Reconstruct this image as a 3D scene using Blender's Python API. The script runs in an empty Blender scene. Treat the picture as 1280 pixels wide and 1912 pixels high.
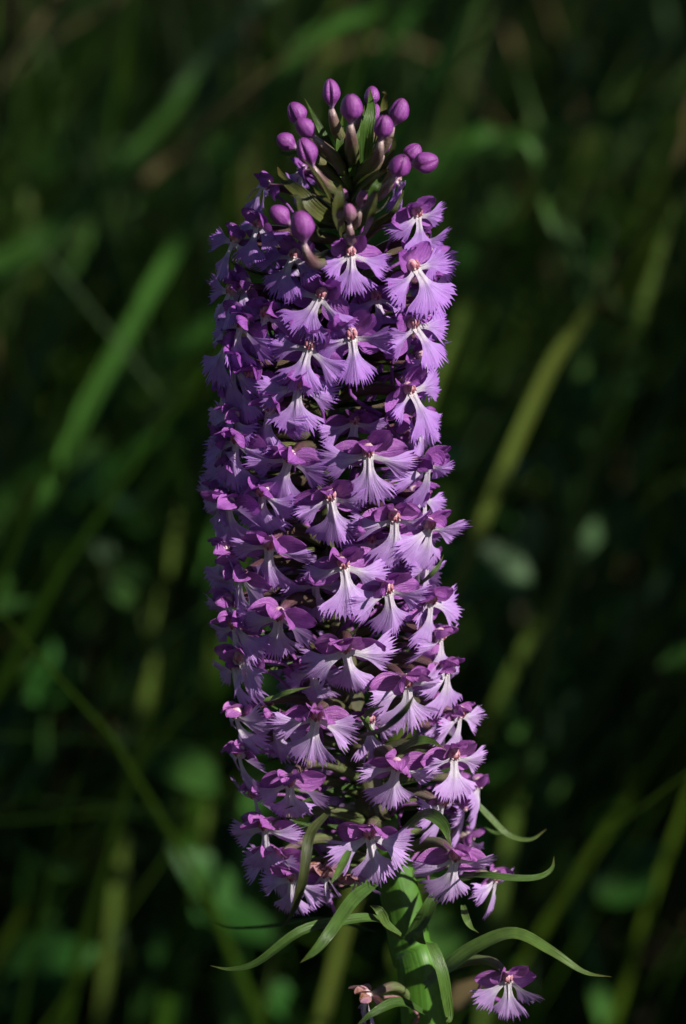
import bpy, math, random
import numpy as np
from mathutils import Vector, Matrix, Quaternion

# ------------------------------------------------------------------ camera, sky, sun, exposure
scene = bpy.context.scene
R = math.radians
PITCH = R(15)
DIST = 0.60                      # camera to flower spike, metres
MM = 1e-4                        # size of one unit of the plant drawing (0.1 mm)
CEN = Vector((0, 0, 0.46))       # middle of the spike
FWD = Vector((0, math.cos(PITCH), -math.sin(PITCH)))
UPV = Vector((0, math.sin(PITCH), math.cos(PITCH)))
RGT = Vector((1, 0, 0))
CAM = CEN - FWD * DIST

cd = bpy.data.cameras.new('camera'); cam = bpy.data.objects.new('camera', cd)
scene.collection.objects.link(cam)
cam.matrix_world = Matrix((
    (RGT.x, UPV.x, -FWD.x, CAM.x), (RGT.y, UPV.y, -FWD.y, CAM.y), (RGT.z, UPV.z, -FWD.z, CAM.z), (0, 0, 0, 1)))
cd.sensor_fit = 'VERTICAL'; cd.sensor_height = 36; cd.sensor_width = 24
cd.lens = 36 * DIST / (1912 * MM)
cd.clip_start = 0.02; cd.clip_end = 500
cd.dof.use_dof = True; cd.dof.focus_distance = DIST - 0.015; cd.dof.aperture_fstop = 11.5
scene.camera = cam

SUN_AZ, SUN_EL = R(56), R(35)
w = bpy.data.worlds.new('World'); scene.world = w; w.use_nodes = True
nt = w.node_tree; bg = nt.nodes['Background']
sky = nt.nodes.new('ShaderNodeTexSky'); sky.sky_type = 'NISHITA'; sky.sun_disc = False
sky.dust_density = 0.2; sky.ozone_density = 2.0; sky.sun_elevation = SUN_EL; sky.sun_rotation = math.pi - SUN_AZ
nt.links.new(sky.outputs[0], bg.inputs[0]); bg.inputs[1].default_value = 0.05
SUN = Vector((math.cos(SUN_EL) * math.sin(SUN_AZ), -math.cos(SUN_EL) * math.cos(SUN_AZ), math.sin(SUN_EL)))
sd = bpy.data.lights.new('sun', 'SUN'); sun = bpy.data.objects.new('sun', sd); scene.collection.objects.link(sun)
sd.energy = 5.0; sd.angle = R(0.5); sd.color = (1.0, 0.95, 0.87)
sun.rotation_euler = SUN.to_track_quat('Z', 'Y').to_euler()
vs = scene.view_settings
vs.view_transform = 'Standard'; vs.look = 'None'; vs.gamma = 1.0; vs.exposure = 0.45; vs.use_curve_mapping = False
scene.render.engine = 'CYCLES'
scene.cycles.use_denoising = True
scene.cycles.max_bounces = 8; scene.cycles.transmission_bounces = 6; scene.cycles.diffuse_bounces = 4

rng = random.Random(11)
COL = scene.collection

# ------------------------------------------------------------------ helpers
def at(px, py, d=0.0):
    """point of the place: px, py in tenths of a millimetre on the spike's plane, d metres towards the camera"""
    k = (DIST - d) / DIST
    return CAM + FWD * (DIST - d) + RGT * ((px - 640) * MM * k) + UPV * ((956 - py) * MM * k)

def mesh_obj(name, V, F, UV, mat, parent=None, smooth=True, mw=None):
    me = bpy.data.meshes.new(name)
    me.from_pydata([tuple(v) for v in V], [], F)
    if UV is not None:
        uvl = me.uv_layers.new(name='UVMap')
        li = np.empty(len(me.loops), dtype=np.int32); me.loops.foreach_get('vertex_index', li)
        uvl.data.foreach_set('uv', np.ascontiguousarray(np.asarray(UV, dtype=np.float32)[li].ravel()))
    if smooth:
        me.polygons.foreach_set('use_smooth', np.ones(len(me.polygons), dtype=bool))
    me.materials.append(mat)
    o = bpy.data.objects.new(name, me); COL.objects.link(o)
    if parent is not None: o.parent = parent
    if mw is not None: o.matrix_local = mw
    return o

def empty(name, loc):
    o = bpy.data.objects.new(name, None); COL.objects.link(o); o.location = loc
    o.empty_display_size = 0.02
    return o

def tag(o, label=None, cat=None, group=None, kind=None):
    if label: o['label'] = label
    if cat: o['category'] = cat
    if group: o['group'] = group
    if kind: o['kind'] = kind
    return o

def catmull(pts, n):
    """smooth path through pts"""
    P = [Vector(p) for p in pts]
    P = [P[0] * 2 - P[1]] + P + [P[-1] * 2 - P[-2]]
    out = []
    segs = len(P) - 3
    for i in range(n + 1):
        s = i / n * segs; k = min(int(s), segs - 1); t = s - k
        a, b, c, d = P[k:k + 4]
        out.append(0.5 * ((2 * b) + (c - a) * t + (2 * a - 5 * b + 4 * c - d) * t * t + (3 * b - a - 3 * c + d) * t ** 3))
    return out

def tube(path, radii, ns=10, ridges=0, rd=0.0, cap=True):
    """tube along path; returns V,F,UV"""
    V, F, UV = [], [], []
    n = len(path)
    nrm = None
    for i, p in enumerate(path):
        t = (path[min(i + 1, n - 1)] - path[max(i - 1, 0)]).normalized()
        if nrm is None:
            nrm = t.orthogonal().normalized()
        nrm = (nrm - t * nrm.dot(t)).normalized()
        bn = t.cross(nrm)
        for j in range(ns):
            a = 2 * math.pi * j / ns
            r = radii[i] * (1 + (rd * math.cos(ridges * a) if ridges else 0))
            V.append(p + nrm * (r * math.cos(a)) + bn * (r * math.sin(a))); UV.append((j / ns, i / (n - 1)))
    for i in range(n - 1):
        for j in range(ns):
            k = (j + 1) % ns
            F.append((i * ns + j, i * ns + k, (i + 1) * ns + k, (i + 1) * ns + j))
    if cap:
        F.append(tuple(range(ns))[::-1]); F.append(tuple(range((n - 1) * ns, n * ns)))
    return V, F, UV

def ribbon(path, width, facing, fold=0.35, twist=0.0, nc=4):
    """leaf ribbon: width(t) full width, folded along its midrib, facing roughly towards `facing`; thin real thickness"""
    V, F, UV = [], [], []
    n = len(path); m = nc + 1
    rows = []
    for i, p in enumerate(path):
        t = (path[min(i + 1, n - 1)] - path[max(i - 1, 0)]).normalized()
        s = t.cross(facing)
        if s.length < 1e-4: s = t.orthogonal()
        s.normalize()
        nn = s.cross(t).normalized()
        if twist:
            q = Quaternion(t, twist * i / (n - 1)); s = q @ s; nn = q @ nn
        rows.append((p, s, nn))
    for side in (0, 1):
        for i, (p, s, nn) in enumerate(rows):
            v = i / (n - 1); wd = width(v) / 2
            th = 0.00012 + 0.08 * wd
            for j in range(m):
                u = -1 + 2 * j / nc
                V.append(p + s * (u * wd) + nn * (fold * wd * (abs(u) - 0.5) - (th * (1 - u * u) if side else 0)))
                UV.append((j / nc, v))
    o = n * m
    for i in range(n - 1):
        for j in range(nc):
            a = i * m + j
            F.append((a, a + 1, a + m + 1, a + m))
            F.append((o + a, o + a + m, o + a + m + 1, o + a + 1))
    return V, F, UV

def leaf_w(W, p0=0.25, sharp=1.0, base=0.5):
    """width profile of a lance leaf"""
    def f(t):
        if t < p0: return W * (base + (1 - base) * math.sin(math.pi / 2 * t / p0))
        return W * max(0.02, 1 - ((t - p0) / (1 - p0)) ** (1.3 + sharp))
    return f

# ------------------------------------------------------------------ materials
def new_mat(name):
    m = bpy.data.materials.new(name); m.use_nodes = True
    n = m.node_tree.nodes; n.clear()
    return m, n, m.node_tree.links

def ramp(n, stops, interp='EASE'):
    r = n.new('ShaderNodeValToRGB'); r.color_ramp.interpolation = interp
    e = r.color_ramp.elements
    while len(e) > 1: e.remove(e[0])
    e[0].position = stops[0][0]; e[0].color = (*stops[0][1], 1)
    for p, c in stops[1:]:
        k = e.new(p); k.color = (*c, 1)
    return r

def mixc(n, l, fac, a, b, mode='MIX'):
    x = n.new('ShaderNodeMix'); x.data_type = 'RGBA'; x.blend_type = mode
    for sock, v in ((x.inputs[0], fac), (x.inputs[6], a), (x.inputs[7], b)):
        if isinstance(v, (int, float)): sock.default_value = v
        elif isinstance(v, tuple): sock.default_value = (*v, 1)
        else: l.new(v, sock)
    return x.outputs[2]

def math_n(n, l, op, a, b=0.0, clamp=False):
    x = n.new('ShaderNodeMath'); x.operation = op; x.use_clamp = clamp
    for sock, v in ((x.inputs[0], a), (x.inputs[1], b)):
        if isinstance(v, (int, float)): sock.default_value = v
        else: l.new(v, sock)
    return x.outputs[0]

def finish(m, n, l, col, rough=0.5, trans=0.25, bump=None, bump_d=0.1, spec=0.4, tcol=None, sheen=0.0):
    out = n.new('ShaderNodeOutputMaterial')
    b = n.new('ShaderNodeBsdfPrincipled')
    l.new(col, b.inputs['Base Color']); b.inputs['Roughness'].default_value = rough
    b.inputs['Specular IOR Level'].default_value = spec
    if bump is not None:
        bp = n.new('ShaderNodeBump'); bp.inputs['Strength'].default_value = 1.0; bp.inputs['Distance'].default_value = bump_d
        l.new(bump, bp.inputs['Height']); l.new(bp.outputs[0], b.inputs['Normal'])
    if trans > 0:
        t = n.new('ShaderNodeBsdfTranslucent'); l.new(tcol if tcol is not None else col, t.inputs[0])
        mx = n.new('ShaderNodeMixShader'); mx.inputs[0].default_value = trans
        l.new(b.outputs[0], mx.inputs[1]); l.new(t.outputs[0], mx.inputs[2]); l.new(mx.outputs[0], out.inputs[0])
    else:
        l.new(b.outputs[0], out.inputs[0])
    return m

def uvsep(n, l):
    u = n.new('ShaderNodeUVMap'); s = n.new('ShaderNodeSeparateXYZ'); l.new(u.outputs[0], s.inputs[0])
    return u.outputs[0], s.outputs[0], s.outputs[1]

def tone(n):
    a = n.new('ShaderNodeAttribute'); a.attribute_type = 'OBJECT'; a.attribute_name = 'tone'
    return a.outputs['Fac']

def noise(n, l, vec, scale, detail=3, stretch=None, rough=0.55):
    t = n.new('ShaderNodeTexNoise'); t.inputs['Scale'].default_value = scale; t.inputs['Detail'].default_value = detail
    t.inputs['Roughness'].default_value = rough
    if stretch:
        mp = n.new('ShaderNodeMapping'); mp.inputs['Scale'].default_value = stretch
        l.new(vec, mp.inputs[0]); vec = mp.outputs[0]
    l.new(vec, t.inputs['Vector'])
    return t.outputs['Fac']

def objco(n):
    return n.new('ShaderNodeTexCoord').outputs['Object']

def make_lip():
    m, n, l = new_mat('lip_fringed_lilac')
    uv, u, v = uvsep(n, l); tn = tone(n)
    young = ramp(n, [(0.0, (0.86, 0.84, 0.84)), (0.20, (0.80, 0.72, 0.85)), (0.42, (0.50, 0.30, 0.72)), (0.75, (0.44, 0.205, 0.665)), (1.0, (0.32, 0.125, 0.57))])
    old = ramp(n, [(0.0, (0.88, 0.87, 0.85)), (0.28, (0.84, 0.79, 0.87)), (0.52, (0.63, 0.46, 0.78)), (0.78, (0.575, 0.365, 0.72)), (1.0, (0.45, 0.24, 0.63))])
    l.new(v, young.inputs[0]); l.new(v, old.inputs[0])
    c = mixc(n, l, tn, young.outputs[0], old.outputs[0])
    oc = objco(n)
    veins = noise(n, l, uv, 1.0, 3, (26, 1.6, 1))
    vr = ramp(n, [(0.35, (0.86, 0.80, 0.89)), (0.62, (1.0, 1.0, 1.0))])
    l.new(veins, vr.inputs[0]); c = mixc(n, l, 1.0, c, vr.outputs[0], 'MULTIPLY')
    blot = noise(n, l, oc, 0.05, 4)
    br = ramp(n, [(0.3, (0.87, 0.80, 0.90)), (0.65, (1.03, 1.03, 1.02))])
    l.new(blot, br.inputs[0]); c = mixc(n, l, 0.8, c, br.outputs[0], 'MULTIPLY')
    cells = noise(n, l, oc, 0.55, 3)
    h = math_n(n, l, 'ADD', math_n(n, l, 'MULTIPLY', veins, 1.3), math_n(n, l, 'MULTIPLY', cells, 0.55))
    return finish(m, n, l, c, 0.46, 0.24, h, 0.00022, 0.35)

def make_petal():
    m, n, l = new_mat('petal_magenta_purple')
    uv, u, v = uvsep(n, l); tn = tone(n)
    young = ramp(n, [(0.0, (0.34, 0.13, 0.40)), (0.3, (0.39, 0.12, 0.50)), (0.85, (0.37, 0.10, 0.49)), (1.0, (0.22, 0.045, 0.34))])
    old = ramp(n, [(0.0, (0.42, 0.18, 0.42)), (0.3, (0.50, 0.175, 0.53)), (0.85, (0.48, 0.155, 0.52)), (1.0, (0.30, 0.075, 0.33))])
    l.new(v, young.inputs[0]); l.new(v, old.inputs[0])
    c = mixc(n, l, tn, young.outputs[0], old.outputs[0])
    oc = objco(n)
    veins = noise(n, l, uv, 1.0, 2, (15, 1.2, 1))
    vr = ramp(n, [(0.35, (0.80, 0.72, 0.84)), (0.6, (1.0, 1.0, 1.0))])
    l.new(veins, vr.inputs[0]); c = mixc(n, l, 1.0, c, vr.outputs[0], 'MULTIPLY')
    blot = noise(n, l, oc, 0.06, 5)
    br = ramp(n, [(0.32, (0.75, 0.62, 0.80)), (0.52, (1, 1, 1)), (0.72, (1.35, 1.7, 1.2))])
    l.new(blot, br.inputs[0]); c = mixc(n, l, 0.7, c, br.outputs[0], 'MULTIPLY')
    # pale mauve margin, pigment of the petal rim
    cells = noise(n, l, oc, 0.5, 3)
    h = math_n(n, l, 'ADD', veins, math_n(n, l, 'MULTIPLY', cells, 0.7))
    return finish(m, n, l, c, 0.38, 0.24, h, 0.00030, 0.5)

def make_wilt():
    m, n, l = new_mat('withered_petal')
    uv, u, v = uvsep(n, l); oc = objco(n)
    k = ramp(n, [(0.3, (0.36, 0.15, 0.28)), (0.5, (0.42, 0.22, 0.24)), (0.66, (0.24, 0.09, 0.03)), (0.8, (0.12, 0.04, 0.01))])
    l.new(noise(n, l, oc, 0.06, 4), k.inputs[0])
    return finish(m, n, l, k.outputs[0], 0.55, 0.2, noise(n, l, uv, 1, 3, (14, 2, 1)), 0.0004)

def make_column():
    m, n, l = new_mat('column_pink')
    uv, u, v = uvsep(n, l)
    k = ramp(n, [(0.0, (0.74, 0.62, 0.64)), (0.3, (0.62, 0.36, 0.42)), (0.55, (0.50, 0.20, 0.24)), (1.0, (0.26, 0.06, 0.10))])
    l.new(v, k.inputs[0])
    return finish(m, n, l, k.outputs[0], 0.35, 0.1, noise(n, l, objco(n), 0.3, 2), 0.0002)

def make_ovary():
    m, n, l = new_mat('ovary_olive_purple')
    uv, u, v = uvsep(n, l); oc = objco(n); tn = tone(n)
    a = ramp(n, [(0.0, (0.075, 0.10, 0.025)), (0.55, (0.085, 0.065, 0.035)), (0.85, (0.12, 0.05, 0.065)), (1.0, (0.30, 0.14, 0.26))])
    b = ramp(n, [(0.0, (0.14, 0.24, 0.06)), (0.6, (0.15, 0.20, 0.07)), (0.88, (0.19, 0.15, 0.12)), (1.0, (0.42, 0.40, 0.30))])
    l.new(v, a.inputs[0]); l.new(v, b.inputs[0])
    c = mixc(n, l, tn, a.outputs[0], b.outputs[0])
    st = ramp(n, [(0.35, (0.80, 0.55, 0.75)), (0.6, (1.1, 1.1, 1.0))]); l.new(noise(n, l, uv, 1, 3, (9, 3, 1)), st.inputs[0])
    c = mixc(n, l, 0.9, c, st.outputs[0], 'MULTIPLY')
    return finish(m, n, l, c, 0.38, 0.08, noise(n, l, oc, 2200, 2), 0.00012, 0.5)

def make_green(name, c0, c1, c2, rough=0.4, trans=0.22, streak=(10, 1.2, 1), bump=0.00025, spec=0.45, island=False, purple=False, blotch=300):
    m, n, l = new_mat(name)
    uv, u, v = uvsep(n, l); oc = objco(n)
    k = ramp(n, [(0.25, c0), (0.5, c1), (0.75, c2)])
    s = noise(n, l, uv, 1.0, 3, streak)
    if island:
        g = n.new('ShaderNodeNewGeometry'); r0 = g.outputs['Random Per Island']
    else:
        oi = n.new('ShaderNodeObjectInfo'); r0 = oi.outputs['Random']
    f = math_n(n, l, 'ADD', math_n(n, l, 'MULTIPLY', s, 0.5), math_n(n, l, 'MULTIPLY', r0, 0.5))
    l.new(f, k.inputs[0]); c = k.outputs[0]
    bl = ramp(n, [(0.3, (0.75, 0.72, 0.7)), (0.6, (1.05, 1.05, 1.0))]); l.new(noise(n, l, oc, blotch, 3), bl.inputs[0])
    c = mixc(n, l, 0.9, c, bl.outputs[0], 'MULTIPLY')
    if purple:
        tip = ramp(n, [(0.0, (1, 1, 1)), (0.8, (1, 0.95, 0.8)), (1.0, (1.3, 0.75, 0.5))]); l.new(v, tip.inputs[0])
        c = mixc(n, l, 1.0, c, tip.outputs[0], 'MULTIPLY')
    return finish(m, n, l, c, rough, trans, s, bump, spec)

M = dict(
    lip=make_lip(), petal=make_petal(), wilt=make_wilt(), column=make_column(), ovary=make_ovary(),
    stem=make_green('stem_fresh_green', (0.05, 0.14, 0.012), (0.075, 0.20, 0.018), (0.11, 0.25, 0.03), 0.5, 0.0, (9, 1.5, 1), 0.0006),
    axis=make_green('spike_axis_purple_green', (0.05, 0.07, 0.02), (0.07, 0.06, 0.03), (0.09, 0.045, 0.045), 0.42, 0.0, (8, 3, 1), 0.0005),
    bract=make_green('bract_green', (0.045, 0.10, 0.018), (0.07, 0.145, 0.028), (0.10, 0.17, 0.045), 0.4, 0.22, (9, 2, 1), 0.0004, purple=True),
    bract_dark=make_green('bract_olive_dark', (0.035, 0.05, 0.016), (0.06, 0.075, 0.022), (0.11, 0.12, 0.035), 0.4, 0.2, (9, 2, 1), 0.0004, purple=True),
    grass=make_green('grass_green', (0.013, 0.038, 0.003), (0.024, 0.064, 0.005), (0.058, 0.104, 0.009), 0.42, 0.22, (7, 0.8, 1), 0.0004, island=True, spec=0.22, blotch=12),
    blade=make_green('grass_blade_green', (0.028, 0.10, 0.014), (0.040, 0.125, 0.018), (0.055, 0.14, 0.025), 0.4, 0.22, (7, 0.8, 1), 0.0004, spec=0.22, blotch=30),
    olive=make_green('grass_olive', (0.045, 0.085, 0.010), (0.065, 0.11, 0.014), (0.09, 0.12, 0.018), 0.45, 0.22, (7, 0.8, 1), 0.0004, spec=0.22, blotch=30),
    dry=make_green('grass_dry_straw', (0.08, 0.06, 0.025), (0.12, 0.09, 0.04), (0.18, 0.135, 0.07), 0.6, 0.15, (7, 0.8, 1), 0.0004, spec=0.22, blotch=40),
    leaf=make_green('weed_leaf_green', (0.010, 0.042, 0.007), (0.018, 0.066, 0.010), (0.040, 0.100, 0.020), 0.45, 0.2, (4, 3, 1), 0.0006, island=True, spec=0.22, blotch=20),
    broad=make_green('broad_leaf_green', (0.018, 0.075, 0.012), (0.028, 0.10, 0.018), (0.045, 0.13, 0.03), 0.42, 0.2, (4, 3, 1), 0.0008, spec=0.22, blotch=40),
    pale=make_green('broad_leaf_pale_grey_green', (0.045, 0.10, 0.04), (0.07, 0.135, 0.058), (0.10, 0.17, 0.085), 0.5, 0.15, (4, 3, 1), 0.0008, spec=0.22, blotch=60),
)

def make_bud_mat():
    m, n, l = new_mat('bud_purple')
    uv, u, v = uvsep(n, l); tn = tone(n); oc = objco(n)
    a = ramp(n, [(0.0, (0.55, 0.48, 0.50)), (0.12, (0.44, 0.25, 0.45)), (0.3, (0.29, 0.075, 0.33)), (0.8, (0.25, 0.05, 0.28)), (1.0, (0.19, 0.035, 0.20))])
    g = ramp(n, [(0.0, (0.14, 0.20, 0.06)), (0.4, (0.22, 0.17, 0.11)), (1.0, (0.30, 0.09, 0.22))])
    l.new(v, a.inputs[0]); l.new(v, g.inputs[0])
    c = mixc(n, l, tn, a.outputs[0], g.outputs[0])
    s = noise(n, l, uv, 1, 3, (16, 2, 1))
    st = ramp(n, [(0.35, (0.72, 0.6, 0.75)), (0.62, (1.1, 1.1, 1.1))]); l.new(s, st.inputs[0])
    c = mixc(n, l, 1.0, c, st.outputs[0], 'MULTIPLY')
    h = math_n(n, l, 'ADD', s, math_n(n, l, 'MULTIPLY', noise(n, l, oc, 5000, 2), 0.8))
    return finish(m, n, l, c, 0.38, 0.08, h, 0.00018, 0.5)
M['bud'] = make_bud_mat()

def make_soil():
    m, n, l = new_mat('soil_litter')
    oc = objco(n)
    k = ramp(n, [(0.3, (0.012, 0.010, 0.006)), (0.55, (0.03, 0.026, 0.014)), (0.75, (0.035, 0.045, 0.016))])
    s = noise(n, l, oc, 14, 6); l.new(s, k.inputs[0])
    return finish(m, n, l, k.outputs[0], 0.9, 0.0, s, 0.03, 0.2)
M['soil'] = make_soil()

# ------------------------------------------------------------------ ground
def build_ground():
    n = 60
    xs = np.concatenate([-np.geomspace(120, 0.3, n // 2), np.geomspace(0.3, 120, n // 2)])
    V, F, UV = [], [], []
    r = random.Random(3)
    for j, y in enumerate(xs):
        for i, x in enumerate(xs):
            V.append((x, y + 1.0, 0.012 * math.sin(x * 5.1) * math.cos(y * 4.3) + r.uniform(-.006, .006) - 0.02)); UV.append((x, y))
    m = len(xs)
    for j in range(m - 1):
        for i in range(m - 1):
            F.append((j * m + i, j * m + i + 1, (j + 1) * m + i + 1, (j + 1) * m + i))
    tag(mesh_obj('ground', V, F, UV, M['soil']), kind='structure')
build_ground()

# ------------------------------------------------------------------ the orchid
AXIS = [(668, 215), (660, 330), (650, 420), (632, 600), (614, 800), (612, 1000), (634, 1200), (672, 1400), (706, 1530), (744, 1660), (768, 1780), (792, 1912)]
def axis_d(py): return (956 - py) * MM * 0.12
def axis_x(py):
    ys = [a[1] for a in AXIS]; xs = [a[0] for a in AXIS]
    return float(np.interp(py, ys, xs))
def axis_pt(py): return at(axis_x(py), py, axis_d(py))

base_top = at(792, 1912, axis_d(1912))
below = axis_pt(1912) - axis_pt(1780)
STEM_BASE = Vector((base_top.x + 0.035, base_top.y + 0.01, -0.012))
orchid = empty('orchid_plant', STEM_BASE)
tag(orchid, 'purple fringed orchid with a dense flower spike on a thick green stem', 'orchid')
OM = Matrix.Translation(-STEM_BASE)

def loc(p): return p - STEM_BASE

def build_stem():
    pts = [STEM_BASE, STEM_BASE + Vector((-0.008, -.002, 0.14)), base_top + Vector((0.008, 0.003, -0.13))] + [at(x, y, axis_d(y)) for x, y in AXIS[::-1]][:4]
    path = catmull([loc(p) for p in pts], 40)
    n = len(path)
    rad = [0.0052 + (0.0036 - 0.0052) * (i / (n - 1)) ** 0.8 for i in range(n)]
    V, F, UV = tube(path, rad, 30, 6, 0.05)
    mesh_obj('stem', V, F, UV, M['stem'], orchid)
    pts = [loc(at(x, y, axis_d(y))) for x, y in AXIS[::-1]][3:]
    path = catmull(pts, 50); n = len(path)
    rad = [0.0034 + (0.0006 - 0.0034) * (i / (n - 1)) ** 0.9 for i in range(n)]
    V, F, UV = tube(path, rad, 20, 5, 0.08)
    mesh_obj('spike_axis', V, F, UV, M['axis'], orchid)
build_stem()

# --- pieces of one flower, drawn face-on: x right, y up, z out of the face, in tenths of a millimetre
def sst(x): x = max(0, min(1, x)); return x * x * (3 - 2 * x)

def lobe(V, F, UV, rg, bx, by, ang, L, spread, w0, nt, zf, tooth=0.27, side=0):
    """one fan-shaped lobe of the lip, its outer rim cut into slender teeth"""
    nr = 8
    off = len(V); nc = 2 * nt + 1
    ph = rg.uniform(0, 6.28); ph2 = rg.uniform(0, 6.28)
    tb = [1 - tooth * rg.uniform(0.55, 1.25) * (1.0 if k % 2 == 0 else 0.95) for k in range(nc)]
    for k in range(1, nc - 1):
        if rg.random() < 0.13: tb[k] -= rg.uniform(.06, .2)
    def pt(t, u):
        uu = u * abs(u) ** 0.05
        th = ang + uu * spread * (0.10 + 0.90 * sst(t * 1.08) ** 1.15) + 0.03 * math.sin(u * 5 + ph)
        LL = L * (1 - 0.10 * u * u - 0.05 * math.sin(3 * u + ph2) * abs(u))
        px = bx + math.cos(ang) * u * w0 * max(0.0, 1 - t) ** 1.5 / 2
        py = by + math.sin(ang) * u * w0 * max(0.0, 1 - t) ** 1.5 / 2
        x = px + LL * t * math.sin(th); y = py - LL * t * math.cos(th)
        return x, y, zf(t, u) + 4.6 * t * t * math.sin(u * 4.5 + ph) + 1.6 * t ** 3 * math.sin(u * 13 + ph2)
    for i in range(nr + 1):
        for k in range(nc):
            u = -1 + 2 * k / (nc - 1)
            t = i / nr * tb[k]
            V.append(pt(t, u)); UV.append((k / (nc - 1) + side, t))
    for i in range(nr):
        for k in range(nc - 1):
            a = off + i * nc + k
            F.append((a, a + 1, a + nc + 1, a + nc))
    last = off + nr * nc
    for j in range(nt):                       # teeth
        k0, k1, k2 = 2 * j, 2 * j + 1, 2 * j + 2
        u = -1 + 2 * k1 / (nc - 1); du = 2 / (nc - 1)
        lean = rg.uniform(-0.5, 0.5) * du
        tip = rg.uniform(0.92, 1.05)
        zj = rg.uniform(-3, 3)
        mid = (tb[k1] + tip) / 2
        p1 = pt(mid, u - du * 0.36 + lean * .4); p2 = pt(mid, u + du * 0.36 + lean * .4); p3 = pt(tip, u + lean)
        b = len(V)
        for p, t in ((p1, mid), (p2, mid), (p3, tip)):
            V.append((p[0], p[1], p[2] + zj * (t - tb[k1]) / 0.25)); UV.append((k1 / (nc - 1) + side, min(1, t)))
        F.append((last + k0, last + k1, b)); F.append((last + k1, last + k2, b + 1)); F.append((last + k1, b + 1, b))
        F.append((b, b + 1, b + 2))

def lip_mesh(rg, s=1.0, pinch=0.0):
    V, F, UV = [], [], []
    a = rg.uniform(0.85, 1.15)
    cz = rg.uniform(0.3, 1.35); sk = rg.uniform(-16, 16)
    lobe(V, F, UV, rg, 0, -2, R(rg.uniform(-5, 5)), 92 * rg.uniform(.93, 1.07), R(rg.uniform(34, 48)) * (1 - pinch), 18, 18,
         lambda t, u: 9 + 22 * t - (26 * cz) * t * t - 13 * (abs(u) ** 1.3) * t * cz + sk * u * t * t + 3.5 * math.exp(-(u * 4) ** 2) * (1 - t), 0.19)
    for sd in (-1, 1):
        tw = rg.uniform(-24, 24); fl = rg.uniform(-34, 20)
        lobe(V, F, UV, rg, sd * 5, -1, sd * R(rg.uniform(58, 84)) * (1 - pinch), 78 * rg.uniform(.85, 1.12), R(rg.uniform(25, 36)) * (1 - pinch), 11, 14,
             lambda t, u, tw=tw, fl=fl: 7 + 14 * t + (fl - 10) * t * t + tw * u * t - 4 * u * u * t, 0.21, side=sd * 2)
    return V, F, UV

def spoon(rg, phi, L, W, a0, a1, cup, x0=0, y0=0, z0=0, tooth=0.0, skew=0.0, p=0.9, blunt=0.6):
    """petal or sepal: phi from straight up (+ right), a0..a1 how far it leans out of the face along its length"""
    V, F, UV = [], [], []
    n, m = 11, 9
    x = z = 0.0
    ru = rg.uniform(0, 6.28)
    ex = (math.sin(phi), math.cos(phi)); ey = (math.cos(phi), -math.sin(phi))
    for i in range(n):
        t = i / (n - 1)
        a = a0 + (a1 - a0) * t
        if i:
            x += math.cos(a) * L / (n - 1); z += math.sin(a) * L / (n - 1)
        wv = W / 2 * (0.16 * (1 - t) + (math.sin(math.pi * min(0.985, 0.02 + 0.96 * t ** p)) ** blunt))
        for j in range(m):
            u = -1 + 2 * j / (m - 1)
            jag = 1 + (tooth * rg.uniform(-1, 1) if abs(u) == 1 else 0)
            q = u * wv * jag; s = skew * t * t * L
            h = cup * u * u * wv / (W / 2) + 2.2 * t * math.sin(3.1 * u + ru) - 1.2 * math.exp(-(u * 6) ** 2)
            rx = x - h * math.sin(a); rz = z + h * math.cos(a)
            V.append((x0 + ex[0] * rx + ey[0] * (q + s), y0 + ex[1] * rx + ey[1] * (q + s), z0 + rz)); UV.append((j / (m - 1), t))
    for i in range(n - 1):
        for j in range(m - 1):
            b = i * m + j
            F.append((b, b + 1, b + m + 1, b + m))
    return V, F, UV

def ball(V, F, UV, c, r, v0, v1, ns=10, nr=7):
    off = len(V)
    for i in range(nr + 1):
        a = math.pi * i / nr
        for j in range(ns):
            b = 2 * math.pi * j / ns
            V.append((c[0] + r[0] * math.sin(a) * math.cos(b), c[1] + r[1] * math.sin(a) * math.sin(b), c[2] + r[2] * math.cos(a)))
            UV.append((j / ns, v1 + (v0 - v1) * i / nr))
    for i in range(nr):
        for j in range(ns):
            k = (j + 1) % ns
            F.append((off + i * ns + j, off + (i + 1) * ns + j, off + (i + 1) * ns + k, off + i * ns + k))

def column_mesh(rg):
    V, F, UV = [], [], []
    ball(V, F, UV, (0, 9, 5), (11.5, 13, 12), 0.0, 0.38)
    for sd in (-1, 1):
        ball(V, F, UV, (sd * 5.2, 9, 12.5), (4.2, 8, 6), 0.25, 0.75, 8, 6)
        ball(V, F, UV, (sd * 7.0, 1.5, 13.5), (2.6, 2.8, 3.2), 0.0, 0.2, 8, 5)
    ball(V, F, UV, (0, 4, 14), (3.2, 6.5, 3.5), 0.7, 1.0, 8, 5)
    ball(V, F, UV, (0, -5, 4), (9, 7, 8), 0.0, 0.05, 8, 6)
    return V, F, UV

def frame(px, py, yaw, pitch, roll, scale, d):
    yaw, pitch, roll = R(yaw), R(pitch), R(roll)
    F = (-FWD * math.cos(yaw) + RGT * math.sin(yaw)) * math.cos(pitch) + UPV * math.sin(pitch)
    F.normalize()
    X = UPV.cross(F).normalized(); Y = F.cross(X)
    X2 = X * math.cos(roll) + Y * math.sin(roll); Y2 = F.cross(X2)
    p = loc(at(px, py, d)); s = MM * scale
    return Matrix(((X2.x * s, Y2.x * s, F.x * s, p.x), (X2.y * s, Y2.y * s, F.y * s, p.y), (X2.z * s, Y2.z * s, F.z * s, p.z), (0, 0, 0, 1)))

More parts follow.
